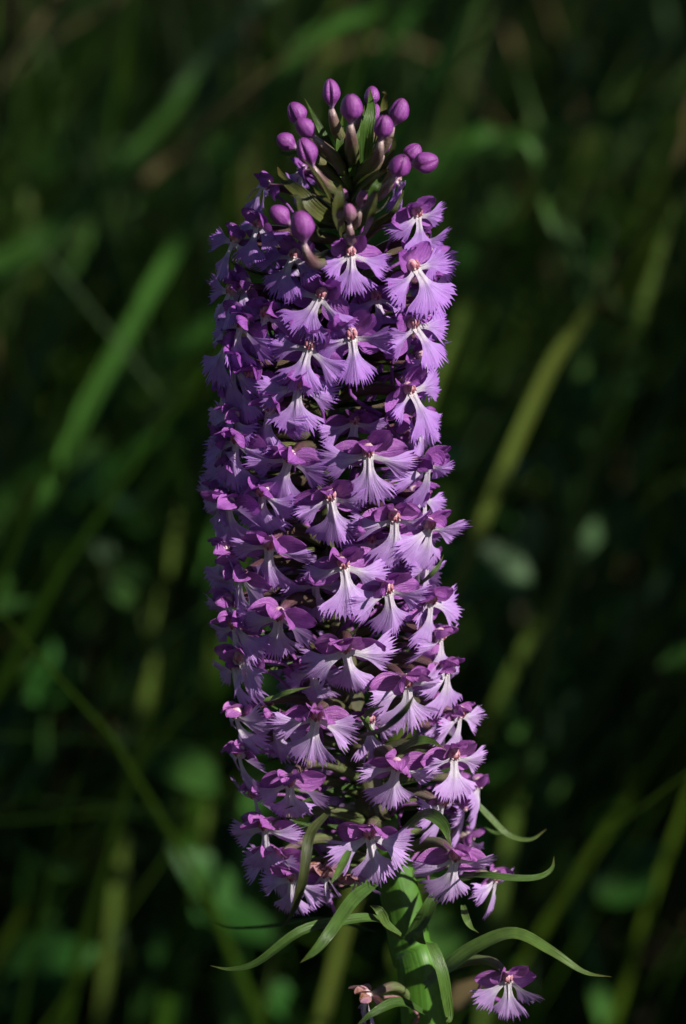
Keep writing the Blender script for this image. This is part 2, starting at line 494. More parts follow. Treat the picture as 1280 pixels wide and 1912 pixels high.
def bez(a, b, c, d, n):
    out = []
    for i in range(n + 1):
        t = i / n; q = 1 - t
        out.append(a * q ** 3 + b * 3 * q * q * t + c * 3 * q * t * t + d * t ** 3)
    return out

def flower(px, py, yaw, pitch, roll, scale=1.0, d=None, wilt=False, seed=0, root=None, bract=True, tn=None, hood=0.0, pinch=0.0):
    rg = random.Random(seed * 7919 + int(px) * 31 + int(py))
    yaw += rg.uniform(-5, 5); pitch += rg.uniform(-7, 7); roll += rg.uniform(-6, 6)
    if d is None:
        rad = 170 if abs(yaw) < 60 else 185
        d = axis_d(py) + rad * MM * math.cos(R(yaw)) * (0.55 + 0.45 * scale)
    mw = frame(px, py, yaw, pitch, roll, scale, d); inv = mw.inverted()
    if tn is None: tn = max(0.0, min(1.0, (py - 560) / 750)) * 0.9 + rg.uniform(-.1, .14)
    thr = mw.translation
    Fd = (mw.to_3x3() @ Vector((0, 0, 1))).normalized()
    # ovary: from the spike axis, arching out to the back of the flower
    if root is None:
        drop = 105 - 95 * sst((py - 380) / 500)
        b0 = loc(axis_pt(py + drop * scale))
    else:
        b0 = loc(at(*root))
    dv = thr - b0; ln = dv.length
    up = Vector((0, 0, 1))
    path = bez(b0, b0 + dv * 0.35 + up * ln * 0.20, thr - Fd * ln * 0.36 + up * ln * 0.06, thr - Fd * 3 * MM, 12)
    lp = [inv @ p for p in path]
    if wilt: rads = [8 + 3 * math.sin(math.pi * i / 12) for i in range(13)]
    else: rads = [6 + 5.2 * math.sin(math.pi * min(1, (i / 12) * 0.95 + 0.05)) ** 0.8 + (1.5 if i == 12 else 0) for i in range(13)]
    V, F, UV = tube(lp, rads, 12, 6, 0.07)
    fl = mesh_obj('flower', V, F, UV, M['ovary'], orchid, mw=mw); fl['tone'] = max(0.0, min(1.0, (py - 1250) / 400))
    if wilt: fl['label'] = 'withered flower with shrivelled brownish petals'
    pm = M['wilt'] if wilt else M['petal']; lm = M['wilt'] if wilt == 2 else M['lip']
    if wilt: pinch = 0.55
    parts = [mesh_obj('lip', *lip_mesh(rg, 1, pinch), lm, fl)]
    j = rg.uniform; ps = 1.0 if abs(yaw) < 56 else 0.74
    # lateral sepals, petals, hood sepal
    for sd in (-1, 1):
        parts.append(mesh_obj('sepal', *spoon(rg, sd * R(j(82, 108)), j(54, 66) * ps, j(40, 48) * ps, R(j(-42, -5)), R(j(-15, 40)), j(-13, 13), sd * 6, -2, -6, 0.02, sd * j(-.12, .12), 0.85, 0.62), pm, fl))
    for sd in (-1, 1):
        parts.append(mesh_obj('petal', *spoon(rg, sd * R(j(30, 56)), j(48, 60) * ps, j(32, 40) * ps, R(j(8, 34) + hood * 15), R(j(20, 95) + hood * 20), j(-11, 8), sd * 6, 7, -2, 0.09, sd * j(-.05, .18), 1.05, 0.60), pm, fl))
    parts.append(mesh_obj('sepal', *spoon(rg, R(j(-8, 8)), j(46, 55) * ps, j(36, 44) * ps, R(j(30, 48) + hood * 15), R(j(75, 115)), j(-12, -7), 0, 9, -6, 0.02, 0, 0.9, 0.62), pm, fl))
    parts.append(mesh_obj('column', *column_mesh(rg), M['column'], fl))
    # spur, hanging back and down behind the throat
    p3 = [Vector((0, -6, 0)), Vector((j(-8, 8), -14, -30)), Vector((j(-20, 20), -40, -75)), Vector((j(-35, 35), -100, -110)), Vector((j(-40, 40), -150, -115))]
    cp = catmull(p3, 12)
    parts.append(mesh_obj('spur', *tube(cp, [4.2 - 1.2 * math.sin(math.pi * i / 12) + (1.0 if i > 10 else 0) for i in range(13)], 7), pm, fl))
    for p in parts: p['tone'] = tn
    if bract:
        out = Vector((dv.x, dv.y, 0))
        tip = b0 + out * j(0.75, 1.1) + up * ln * j(0.05, 0.4)
        pth = bez(b0, b0 + out * 0.25 + up * ln * 0.12, b0 + out * 0.7 + up * ln * 0.25 - up * 0.004, tip, 12)
        face = (up * 0.9 + Vector((0, -0.5, 0.1))).normalized()
        V, F, UV = ribbon(pth, leaf_w(j(12, 19) * MM, 0.25, 0.4), face, 0.5)
        mesh_obj('bract', V, F, UV, M['bract' if py > 1150 else 'bract_dark'], orchid)
    return fl

# x, y of the throat, yaw (+ turns right), pitch, roll (+ swings the lip right), scale
FL = [
    (497, 348, -68, 5, -20, .80), (566, 322, -125, 10, 0, .72), (775, 404, 42, 0, 18, .86), (737, 338, 112, 10, 0, .72),
    (655, 478, 6, 0, 6, .88), (550, 482, -28, 0, -20, .90), (772, 505, 34, 6, 34, 1.0), (458, 537, -55, 6, -38, .98),
    (598, 556, -10, 0, -30, .98), (770, 612, 36, 2, 24, 1.0), (657, 632, 6, 0, 5, 1.0), (578, 652, -15, -4, -24, 1.0),
    (455, 610, -50, 0, -22, 1.0), (442, 452, -60, 6, -14, .88), (484, 425, -42, 12, -6, .78), (763, 733, 34, -4, 26, 1.0),
    (557, 722, -12, -24, 0, .95), (508, 765, -35, -14, -20, 1.0), (470, 708, -52, -8, -16, 1.0), (541, 857, -18, -30, -14, 1.0),
    (687, 848, 8, -16, 0, 1.06), (792, 868, 46, -18, 14, 1.0), (448, 825, -52, -15, -20, 1.05), (617, 930, 0, -18, 2, 1.0),
    (733, 968, 20, -20, 8, 1.02), (795, 985, 52, -20, 12, 1.0), (432, 942, -46, -25, -12, 1.0), (505, 1018, -22, -28, -13, 1.05),
    (641, 1057, 2, -18, 6, 1.06), (722, 1102, 20, -20, 12, 1.02), (797, 1125, 52, -20, 8, 1.0), (522, 1150, -15, -30, -8, 1.06),
    (646, 1213, 2, -18, 2, 1.08), (757, 1275, 22, -24, 8, 1.02), (828, 1252, 60, -20, 15, 1.0), (455, 1232, -52, -20, -8, 1.0),
    (590, 1340, -5, -20, -3, 1.04), (447, 1335, -58, -20, 0, .95), (738, 1430, 10, -32, 3, 1.0), (843, 1414, 34, -20, 8, .95),
    (885, 1468, 92, -15, 10, .9), (543, 1460, -12, -30, 0, 1.02), (500, 1545, -40, -20, -8, 1.0), (690, 1560, 3, -24, 2, 1.04),
    (846, 1602, 16, -20, 4, 1.06), (918, 1640, 66, -30, 15, .9), (548, 1640, -28, -25, 0, .92),
    # left flank
    (436, 548, -66, 2, -30, .95), (432, 640, -66, 0, -28, 1.0), (424, 735, -68, -8, -24, 1.0), (420, 830, -64, -12, -24, 1.0),
    (416, 925, -68, -14, -22, 1.0), (422, 1030, -64, -18, -20, 1.0), (428, 1125, -66, -18, -18, 1.0), (444, 1245, -68, -18, -14, .95),
    (452, 1405, -66, -20, -10, .95), (482, 1485, -62, -22, -8, .95), (446, 685, -58, 0, -20, 1.0), (440, 780, -58, -10, -20, 1.0),
    (452, 1075, -50, -22, -14, 1.0), (444, 1170, -54, -22, -12, 1.0), (500, 590, -38, 0, -18, .95), (494, 920, -34, -22, -14, 1.0),
    (440, 880, -60, -15, -18, 1.0), (520, 1600, -46, -24, -6, .95),
    # right flank
    (784, 452, 66, 2, 24, .88), (786, 560, 68, 2, 22, .92), (782, 668, 68, -5, 20, .92), (780, 790, 66, -12, 18, .98),
    (784, 930, 66, -15, 16, 1.0), (790, 1052, 70, -16, 14, 1.0), (816, 1190, 70, -18, 12, .95), (852, 1335, 66, -20, 10, .95), (820, 1500, 60, -25, 5, .9),
    # inner ones glimpsed between the front row
    (700, 560, 25, 5, 10, .85), (660, 790, 10, -14, 0, .85), (690, 1010, 25, -20, 10, .9), (590, 1090, -8, -24, 0, .85),
    (585, 1250, -14, -24, 0, .9), (690, 1345, 12, -24, 5, .85), (520, 1350, -28, -24, 0, .9),
]
INNER = set(range(len(FL) - 7, len(FL)))
for i, f in enumerate(FL):
    dd = None
    if i in INNER: dd = axis_d(f[1]) + 70 * MM
    hood = 0.2 if f[1] < 700 else 0.7
    flower(*f, d=dd, seed=i, hood=hood)
# far side of the spike
rb = random.Random(5)
k = 0
for py in range(470, 1600, 50):
    for yw in ((112 + 40 * (k % 2)), -(112 + 40 * ((k + 1) % 2))):
        px = axis_x(py) + 165 * math.sin(R(yw))
        flower(px, py + rb.uniform(-15, 15), yw + rb.uniform(-12, 12), rb.uniform(-22, -4), rb.uniform(-10, 10), rb.uniform(.85, 1.0), seed=200 + k)
        k += 1
# withered and low flowers
flower(606, 1632, -10, -30, 0, .80, wilt=1, seed=400)
flower(668, 1640, 10, -40, 10, .60, wilt=1, seed=401, bract=False)
flower(946, 1828, 8, -22, 6, .86, d=0.006, seed=402, root=(786, 1838, axis_d(1838)), bract=False, tn=0.95, pinch=0.25)
flower(688, 1862, -66, -14, -20, .85, d=0.004, wilt=1, seed=403, root=(776, 1885, axis_d(1885)), bract=False, tn=1.0)

# --- buds: centre x,y, length, dir in the picture plane (deg, 0 up, + right), lean to the camera, width, tone, depth
def bud(px, py, L, ang, lean, W, tn, d, root_y, opening=False):
    a, ln = R(ang), R(lean * 0.7)
    L *= 1.12; W *= 0.97
    D = (UPV * math.cos(a) + RGT * math.sin(a)) * math.cos(ln) - FWD * math.sin(ln)
    c = loc(at(px, py, d)); L *= MM; W *= MM
    b0 = c - D * L / 2
    X = D.cross(-FWD)
    if X.length < .1: X = D.cross(UPV)
    X.normalize(); Y = D.cross(X)
    V, F, UV = [], [], []
    n, ns = 16, 42
    rg = random.Random(int(px * 13 + py)); ph = rg.uniform(0, 6.28)
    for i in range(n + 1):
        t = i / n
        r = W / 2 * max(0.02, (math.sin(math.pi * min(1, 0.05 + 0.945 * t ** 1.05)) ** 0.5) * (0.30 + 0.70 * sst(t * 2.0)))
        if opening: r *= 1 + 0.12 * t
        bend = X * (0.07 * L * math.sin(t * 2.2))
        for j in range(ns):
            b = 2 * math.pi * j / ns
            q = 1 - (0.26 + (0.22 * t if opening else 0)) * max(0, math.cos(1.5 * (b + ph))) ** 26 + 0.04 * math.cos(2 * b + ph)
            V.append(b0 + D * (L * t) + bend + X * (r * q * math.cos(b)) + Y * (r * q * math.sin(b))); UV.append((j / ns, t))
    for i in range(n):
        for j in range(ns):
            k = (j + 1) % ns
            F.append((i * ns + j, i * ns + k, (i + 1) * ns + k, (i + 1) * ns + j))
    o = mesh_obj('bud', V, F, UV, M['bud'], orchid); o['tone'] = tn
    r0 = loc(axis_pt(root_y)); dv = b0 - r0
    pth = bez(r0, r0 + dv * 0.4 + Vector((0, 0, dv.length * 0.12)), b0 - D * dv.length * 0.3, b0 + D * L * 0.05, 12)
    rr = [(5 + 5.5 * math.sin(math.pi * i / 12) ** 0.7 * (L / MM / 45)) * MM for i in range(13)]
    V, F, UV = tube(pth, rr, 12, 6, 0.08)
    p = mesh_obj('ovary', V, F, UV, M['ovary'], o); p['tone'] = 0.6 if py < 380 else 0.4

BUDS = [
    (615, 177, 52, -8, 25, 35, 0, .020, 330), (652, 205, 56, -4, 50, 42, 0, .030, 340), (691, 182, 38, 4, 10, 30, 0, .012, 310),
    (740, 211, 52, 18, 25, 36, 0, .022, 340), (712, 240, 48, 4, 50, 36, 0, .032, 350), (697, 216, 40, 8, 10, 20, 0, .012, 320),
    (553, 216, 46, -32, 25, 36, 0, .020, 340), (570, 243, 46, -50, 40, 36, 0, .026, 360), (535, 268, 40, -65, 25, 33, 0, .018, 370),
    (571, 288, 56, -28, 40, 40, 0, .030, 390), (742, 311, 46, 25, 60, 42, 0, .034, 400), (766, 286, 40, 40, 20, 34, 0, .018, 380),
    (790, 301, 50, 78, 25, 42, 0, .024, 390), (719, 272, 34, 20, 10, 22, 0.2, .012, 360), (523, 406, 46, -55, 35, 36, 0, .028, 470),
    (560, 427, 60, -14, 38, 43, 0, .034, 490, True), (673, 373, 36, 10, 50, 24, .6, .030, 430), (649, 401, 40, -8, 50, 28, .8, .032, 450),
    (641, 366, 26, -10, 45, 16, .6, .026, 420), (668, 232, 30, 2, 20, 16, .9, .010, 300), (680, 255, 30, 8, 20, 15, .9, .012, 310), (655, 262, 30, -8, 25, 15, .9, .014, 310),
]
for b in BUDS: bud(*b)

# --- bracts one can pick out: path (x, y, depth in m), width, material
def bract(pts, W, mat='bract', face=None, p0=0.25, sharp=0.5, fold=0.45, twist=0.0, n=18, base=0.6):
    P = catmull([loc(at(*p)) for p in pts], n)
    f = face or (-FWD * 0.75 + UPV * 0.65).normalized()
    V, F, UV = ribbon(P, leaf_w(W * MM, p0, sharp, base), f, fold, twist)
    return mesh_obj('bract', V, F, UV, M[mat], orchid)

TOPB = (-FWD + RGT * 0.2).normalized()
# crown of the spike
bract([(680, 310, .018), (684, 250, .024), (692, 205, .024), (690, 163, .020)], 26, 'bract', TOPB)
bract([(700, 300, .018), (712, 240, .020), (716, 200, .020), (719, 176, .022), (713, 172, .026)], 15, 'bract_dark', TOPB)
bract([(640, 330, .014), (612, 270, .014), (590, 225, .014), (568, 183, .012)], 17, 'bract', TOPB, sharp=0.1)
bract([(706, 330, .018), (728, 290, .026), (735, 262, .028), (727, 256, .030)], 11, 'bract_dark', TOPB)
bract([(650, 420, .016), (600, 400, .026), (560, 360, .028), (530, 335, .024), (516, 308, .020)], 28, 'bract_dark', TOPB)
bract([(632, 400, .018), (606, 350, .030), (585, 318, .036), (562, 294, .038)], 8, 'bract_dark', TOPB)
bract([(600, 440, .024), (566, 400, .034), (556, 370, .036), (542, 365, .036)], 14, 'bract_dark', TOPB)
bract([(664, 430, .018), (690, 380, .030), (700, 350, .034), (724, 318, .030)], 24, 'bract', TOPB)
bract([(678, 440, .026), (690, 410, .036), (698, 385, .038), (704, 360, .038)], 14, 'bract_dark', TOPB)
bract([(640, 440, .024), (630, 400, .036), (634, 360, .038), (636, 345, .036)], 22, 'bract_dark', TOPB)
bract([(700, 420, .014), (730, 400, .022), (748, 370, .022), (756, 345, .020)], 10, 'bract_dark', TOPB)
bract([(656, 330, .014), (662, 280, .018), (676, 240, .018), (680, 196, .016)], 18, 'bract', TOPB)
bract([(640, 320, .012), (634, 280, .016), (636, 245, .016), (640, 212, .012)], 16, 'bract', TOPB)
bract([(560, 282, .020), (538, 288, .022), (526, 286, .022), (520, 282, .022)], 7, 'bract', TOPB)
# through the spike
bract([(676, 1372, .020), (714, 1362, .030), (752, 1332, .034), (774, 1296, .034)], 24, 'bract_dark', sharp=0.2)
bract([(520, 1300, .016), (500, 1308, .022), (540, 1292, .026), (580, 1282, .020)], 16, 'bract')
bract([(720, 1420, .004), (770, 1388, .012), (800, 1384, .014), (824, 1394, .016)], 26, 'bract')
bract([(770, 1100, .008), (800, 1078, .012), (818, 1058, .012), (828, 1036, .010)], 12, 'bract', sharp=0.2)
bract([(706, 1380, .008), (680, 1345, .014), (690, 1330, .016), (716, 1318, .018)], 22, 'bract')
bract([(740, 1560, .004), (790, 1522, .014), (826, 1540, .020), (842, 1580, .022)], 34, 'bract')
# below and around the foot of the spike
bract([(742, 1742, .004), (700, 1716, .012), (640, 1720, .018), (560, 1740, .022), (480, 1798, .022), (430, 1810, .020), (392, 1803, .018)], 24, 'bract', sharp=0.9, twist=0.3, n=30)
bract([(700, 1648, .006), (658, 1680, .018), (618, 1736, .026), (588, 1774, .028), (560, 1798, .028)], 25, 'bract', sharp=0.9, n=22, face=(-FWD * .6 + RGT * .5 + UPV * .4))
bract([(772, 1748, .006), (800, 1760, .011), (822, 1810, .013), (832, 1860, .012), (838, 1900, .011), (832, 1907, .013)], 28, 'bract', face=(-FWD * .8 + RGT * 0.8), n=26, sharp=1.2, twist=0.3)
bract([(792, 1840, .000), (836, 1806, .004), (890, 1768, .006), (960, 1744, .008), (1030, 1778, .010), (1090, 1816, .010), (1142, 1824, .010)], 34, 'bract', sharp=0.7, n=30, twist=-0.4)
bract([(850, 1640, .006), (900, 1634, .014), (960, 1640, .016), (1005, 1638, .016), (1030, 1622, .014), (1034, 1598, .012)], 15, 'bract', sharp=1.0, n=24)
bract([(880, 1490, -.010), (916, 1528, -.010), (950, 1560, -.010), (990, 1568, -.010), (1020, 1548, -.012)], 13, 'bract', sharp=1.0, n=22)
bract([(850, 1530, -.012), (900, 1548, -.012), (930, 1556, -.012), (960, 1550, -.012)], 11, 'bract')
bract([(610, 1520, .022), (578, 1560, .030), (566, 1640, .032), (548, 1700, .030), (526, 1732, .028)], 19, 'bract_dark', sharp=0.8, n=22)
bract([(652, 1588, .020), (632, 1628, .026), (616, 1652, .028)], 15, 'bract')
bract([(864, 1690, .004), (870, 1715, .008), (880, 1732, .008), (894, 1742, .006)], 14, 'bract', sharp=.6)
bract([(700, 1740, -.016), (600, 1716, -.020), (500, 1730, -.022), (430, 1732, -.022), (396, 1720, -.022)], 9, 'bract', n=22)
bract([(750, 1750, .006), (722, 1728, .011), (706, 1700, .013), (690, 1690, .010)], 26, 'bract', sharp=0.4, fold=0.8)
bract([(760, 1760, -.004), (792, 1712, -.002), (806, 1680, -.002), (812, 1650, -.004)], 30, 'bract', sharp=.6)
bract([(790, 1890, .004), (745, 1872, .010), (700, 1890, .014), (660, 1920, .014)], 24, 'bract', n=20)

# ------------------------------------------------------------------ meadow behind the orchid
def blades_mesh(bases, H, W, leandir, lean, seed, curl=1.0, rows=7):
    """many separate grass blades in one sheet of geometry"""
    r = np.random.default_rng(seed); n = len(bases)
    t = np.linspace(0, 1, rows)[None, :, None]
    ld = np.stack([np.cos(leandir), np.sin(leandir), 0 * leandir], 1)[:, None, :]
    h = H[:, None, None]; k = lean[:, None, None]
    ang = k * (0.25 + 0.75 * t ** curl)
    seg = h / (rows - 1)
    dx = np.cumsum(np.sin(ang) * seg, axis=1) - np.sin(ang[:, :1]) * seg
    dz = np.cumsum(np.cos(ang) * seg, axis=1) - np.cos(ang[:, :1]) * seg
    c = bases[:, None, :] + ld * dx + np.array([0, 0, 1.0])[None, None] * dz
    fa = leandir + np.pi / 2 + r.normal(0, 0.6, n)
    s = np.stack([np.cos(fa), np.sin(fa), 0 * fa], 1)[:, None, :]
    wd = W[:, None, None] / 2 * np.clip(1.15 - t ** 1.6, 0.03, 1) * np.clip(0.55 + t * 2, 0, 1)
    nrm = np.cross(np.broadcast_to(s, c.shape), np.gradient(c, axis=1)); nrm /= (np.linalg.norm(nrm, axis=2, keepdims=True) + 1e-9)
    Lp = c - s * wd; Rp = c + s * wd; Mp = c + nrm * wd * 0.35
    V = np.stack([Lp, Mp, Rp], axis=2).reshape(-1, 3)
    uv = np.stack([np.broadcast_to(np.array([0, .5, 1.0])[None, None, :], (n, rows, 3)), np.broadcast_to(np.linspace(0, 1, rows)[None, :, None], (n, rows, 3))], axis=3).reshape(-1, 2)
    F = []
    idx = np.arange(n)[:, None] * rows * 3 + np.arange(rows - 1)[None, :] * 3
    for j in (0, 1):
        a = (idx + j).reshape(-1)
        F.append(np.stack([a, a + 1, a + 4, a + 3], 1))
    return V, np.concatenate(F), uv

def fast_obj(name, V, F, UV, mat):
    me = bpy.data.meshes.new(name)
    nf, kk = F.shape
    me.vertices.add(len(V)); me.vertices.foreach_set('co', V.astype(np.float32).ravel())
    me.loops.add(nf * kk); me.loops.foreach_set('vertex_index', F.astype(np.int32).ravel())
    me.polygons.add(nf); me.polygons.foreach_set('loop_start', np.arange(0, nf * kk, kk, dtype=np.int32))
    me.update(calc_edges=True)
    u = me.uv_layers.new(name='UVMap'); u.data.foreach_set('uv', UV[F.ravel()].astype(np.float32).ravel())
    me.polygons.foreach_set('use_smooth', np.ones(nf, dtype=bool))
    me.materials.append(mat); me.validate()
    o = bpy.data.objects.new(name, me); COL.objects.link(o)
    return o

def scatter(n, seed, y0, y1, margin=0.8, clump=0.10, keep=None):
    r = np.random.default_rng(seed)
    y = y0 + (y1 - y0) * r.random(n) ** 1.3
    hw = margin + 0.26 * y
    x = (r.random(n) * 2 - 1) * hw
    nc = n // 14
    ci = r.integers(0, nc, n)
    x = np.where(r.random(n) < .75, x[ci] + r.normal(0, clump * .35, n), x); y = np.where(r.random(n) < .75, np.clip(y[ci] + r.normal(0, clump * .35, n), y0, None), y)
    return np.stack([x, y, np.full(n, -0.02)], 1), r

def build_grass():
    B, r = scatter(9000, 21, 0.34, 4.5)
    n = len(B)
    H = r.uniform(0.30, 0.66, n); W = r.uniform(0.003, 0.0075, n)
    ldir = np.where(r.random(n) < .62, r.normal(0.0, 0.6, n), r.uniform(0, 6.28, n))
    lean = np.abs(r.normal(0.85, 0.45, n))
    V, F, UV = blades_mesh(B, H, W, ldir, lean, 4, 1.2)
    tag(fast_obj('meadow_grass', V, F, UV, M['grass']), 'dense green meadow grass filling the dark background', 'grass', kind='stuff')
    B, r = scatter(420, 22, 0.4, 3.5)
    n = len(B); H = r.uniform(0.25, 0.6, n); W = r.uniform(0.002, 0.005, n)
    V, F, UV = blades_mesh(B, H, W, r.uniform(0, 6.28, n), np.abs(r.normal(1.0, 0.5, n)), 5, 1.0)
    tag(fast_obj('dry_grass', V, F, UV, M['dry']), 'scattered straw-coloured dead blades among the meadow grass', 'dry grass', kind='stuff')
build_grass()

def build_undergrowth():
    """small oval weed leaves between the grass stems"""
    r = np.random.default_rng(8)
    n = 9000
    y = 0.32 + 4.0 * r.random(n) ** 1.4; x = (r.random(n) * 2 - 1) * (0.8 + .26 * y)
    z = 0.02 + 0.34 * r.random(n) ** 1.2
    L = r.uniform(0.010, 0.032, n); W = L * r.uniform(0.45, 0.8, n)
    az = r.uniform(0, 6.28, n); el = r.normal(0.1, 0.5, n)
    dv = np.stack([np.cos(az) * np.cos(el), np.sin(az) * np.cos(el), np.sin(el)], 1)
    sv = np.stack([-np.sin(az), np.cos(az), r.normal(0, .35, n)], 1); sv /= np.linalg.norm(sv, axis=1, keepdims=True)
    nv = np.cross(dv, sv)
    prof = [(0, 0.08), (.2, .75), (.45, 1.0), (.75, .72), (1, .04)]
    V, UV = [], []
    for t, wv in prof:
        c = np.stack([x, y, z], 1) + dv * (L * t)[:, None] - nv * (L * 0.25 * t * t)[:, None]
        for u in (-1, 0, 1):
            V.append(c + sv * (u * W / 2 * wv)[:, None] + nv * (abs(u) * W * 0.12)[:, None]); UV.append(np.tile([(u + 1) / 2, t], (n, 1)))
    V = np.stack(V, 1).reshape(-1, 3); UV = np.stack(UV, 1).reshape(-1, 2)
    F = []
    for i in range(4):
        for j in range(2):
            a = np.arange(n) * 15 + i * 3 + j
            F.append(np.stack([a, a + 1, a + 4, a + 3], 1))
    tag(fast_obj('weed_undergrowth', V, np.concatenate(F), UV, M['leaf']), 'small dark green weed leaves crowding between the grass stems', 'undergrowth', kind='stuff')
build_undergrowth()

# blades that stand out one by one
def blade(pts, W, depth, mat, label, sharp=0.5, to_ground=True, tw=0.3):
    P = [at(x, y, -depth) for x, y in pts]
    if to_ground:
        d = (P[0] - P[1]).normalized(); h = P[0].z + 0.03
        down = Vector((d.x * 0.6, d.y, min(d.z, -0.45))).normalized()
        a1 = P[0] + down * (0.40 * h / -down.z)
        d2 = Vector((down.x * 0.3, down.y, down.z)).normalized()
        P = [a1 + d2 * ((a1.z + 0.03) / -d2.z), a1] + P
    else:
        e = P[-1]; P = [Vector((e.x + .22, e.y + .55, -.03)), Vector((e.x + .2, e.y + .42, e.z * .6)), Vector((e.x + .12, e.y + .2, e.z + .05))] + P[::-1]
    path = catmull(P, 40)
    for _ in range(10):
        path = [path[0]] + [(path[q - 1] + path[q] * 2 + path[q + 1]) / 4 for q in range(1, len(path) - 1)] + [path[-1]]
    base = Vector(path[0])
    V, F, UV = ribbon([p - base for p in path], leaf_w(W * MM * (DIST + depth) / DIST, 0.35, sharp, 0.45), (-FWD + UPV * .3 + SUN * 0.5).normalized(), 0.4, tw)
    o = mesh_obj('grass_blade', V, F, UV, M[mat]); o.location = base
    return tag(o, label, 'grass blade', 'grass blades standing out behind the orchid')

BL = [
    ([(-90, 600), (0, 505), (130, 405), (300, 235), (420, 60)], 60, .55, 'blade', 'broad green grass blade bending over on the shaded side of the topmost buds'),
    ([(690, 420), (745, 260), (830, 100), (930, -60)], 52, .40, 'blade', 'wide bright green grass blade leaning away above the topmost buds'),
    ([(600, 330), (690, 130), (800, -10), (860, -90)], 40, .50, 'blade', 'dim green grass blade rising just behind the topmost buds'),
    ([(480, 210), (620, 50), (770, 5), (900, -20)], 30, .45, 'blade', 'arched green grass blade over the tip of the spike'),
    ([(300, 200), (370, 120), (450, 40), (560, -60)], 38, .52, 'pale', 'pale bluish green grass blade above the buds on the shaded side'),
    ([(360, 250), (432, 188), (540, 105), (620, 40), (700, -40)], 10, .36, 'dry', 'thin straw-coloured dead grass stalk slanting towards the topmost bud'),
    ([(880, 540), (930, 450), (1010, 330), (1060, 200), (1105, 90), (1150, -20)], 19, .34, 'olive', 'thin olive grass stem crossing the flat lying dim green blade'),
    ([(820, 300), (900, 278), (1040, 245), (1220, 205), (1330, 190)], 40, .55, 'blade', 'flat lying dim green blade crossing behind the olive stem'),
    ([(980, 780), (1070, 630), (1150, 500), (1235, 370), (1300, 240)], 26, .32, 'olive', 'bright olive-green grass blade beside the sunlit upper flowers'),
    ([(1120, 800), (1160, 690), (1210, 540), (1260, 380), (1310, 220)], 28, .38, 'olive', 'yellowish green grass blade behind the bright olive blade'),
    ([(900, 250), (1010, 400), (1100, 500), (1200, 630)], 20, .40, 'blade', 'thin drooping green blade crossed by the bright olive blade'),
    ([(780, 500), (860, 525), (960, 570), (1060, 610)], 34, .5, 'blade', 'bluish green blade sagging towards the sunlit upper flowers'),
    ([(1235, 350), (1260, 310), (1290, 240), (1330, 120)], 22, .36, 'dry', 'reddish straw blade at the end of the olive blades'),
    ([(-20, 190), (40, 90), (110, 0), (160, -60)], 20, .5, 'dry', 'pale straw blade high in the grass on the shaded side of the orchid'),
    ([(20, 150), (90, 80), (200, 15), (280, -40)], 14, .5, 'dry', 'brownish dead blade crossing the pale straw blade'),
    ([(240, 1480), (270, 1330), (300, 1120), (340, 940), (370, 820), (400, 680)], 24, .42, 'olive', 'upright yellow-green stem standing apart beside the shaded flowers'),
    ([(380, 1560), (400, 1440), (390, 1300), (400, 1180)], 16, .40, 'olive', 'short dim yellow-green stem close behind the shaded flowers'),
    ([(940, 1280), (900, 1200), (930, 1120), (1010, 1060)], 36, .45, 'blade', 'curved green blade beside the pale broad leaf'),
    ([(850, 1600), (920, 1450), (1020, 1300), (1110, 1150), (1180, 1000)], 30, .45, 'blade', 'long green blade slanting past the sunlit lower flowers'),
    ([(1000, 1520), (1060, 1400), (1120, 1280), (1200, 1080)], 30, .5, 'blade', 'second long green blade slanting next to the one past the sunlit lower flowers'),
    ([(930, 1700), (1010, 1600), (1130, 1500), (1290, 1340)], 24, .45, 'olive', 'olive blade running up to a brown tip beyond the curled bract'),
    ([(900, 1640), (1000, 1632), (1120, 1650), (1290, 1695)], 40, .5, 'blade', 'broad bluish green blade lying level beyond the curled bract'),
    ([(1090, 1300), (1160, 1200), (1240, 1080), (1320, 960)], 60, .5, 'pale', 'wide pale grey-green blade beside the pale broad leaf'),
    ([(960, 1240), (1040, 1120), (1130, 1010), (1250, 900), (1320, 860)], 22, .42, 'olive', 'dull olive blade over the pale broad leaf'),
    ([(30, 640), (60, 500), (50, 360), (0, 200)], 34, .6, 'olive', 'faint olive blade standing behind the broad bending green blade'),
    ([(60, 720), (110, 560), (180, 420), (210, 300)], 30, .6, 'blade', 'faint green blade crossing the broad bending green blade'),
    ([(400, 490), (340, 450), (280, 400), (230, 370)], 18, .55, 'dry', 'short brownish leaf scrap beside the shaded upper flowers'),
    ([(1080, 700), (1090, 560), (1020, 300), (960, 100)], 30, .55, 'blade', 'dark green blade behind the crossing olive stems'),
]
for i, (pts, W, dep, mat, lab) in enumerate(BL):
    blade(pts, W, dep, mat, lab, to_ground=mat != 'dry' and i != 4, tw=0.2 + 0.1 * (i % 4))

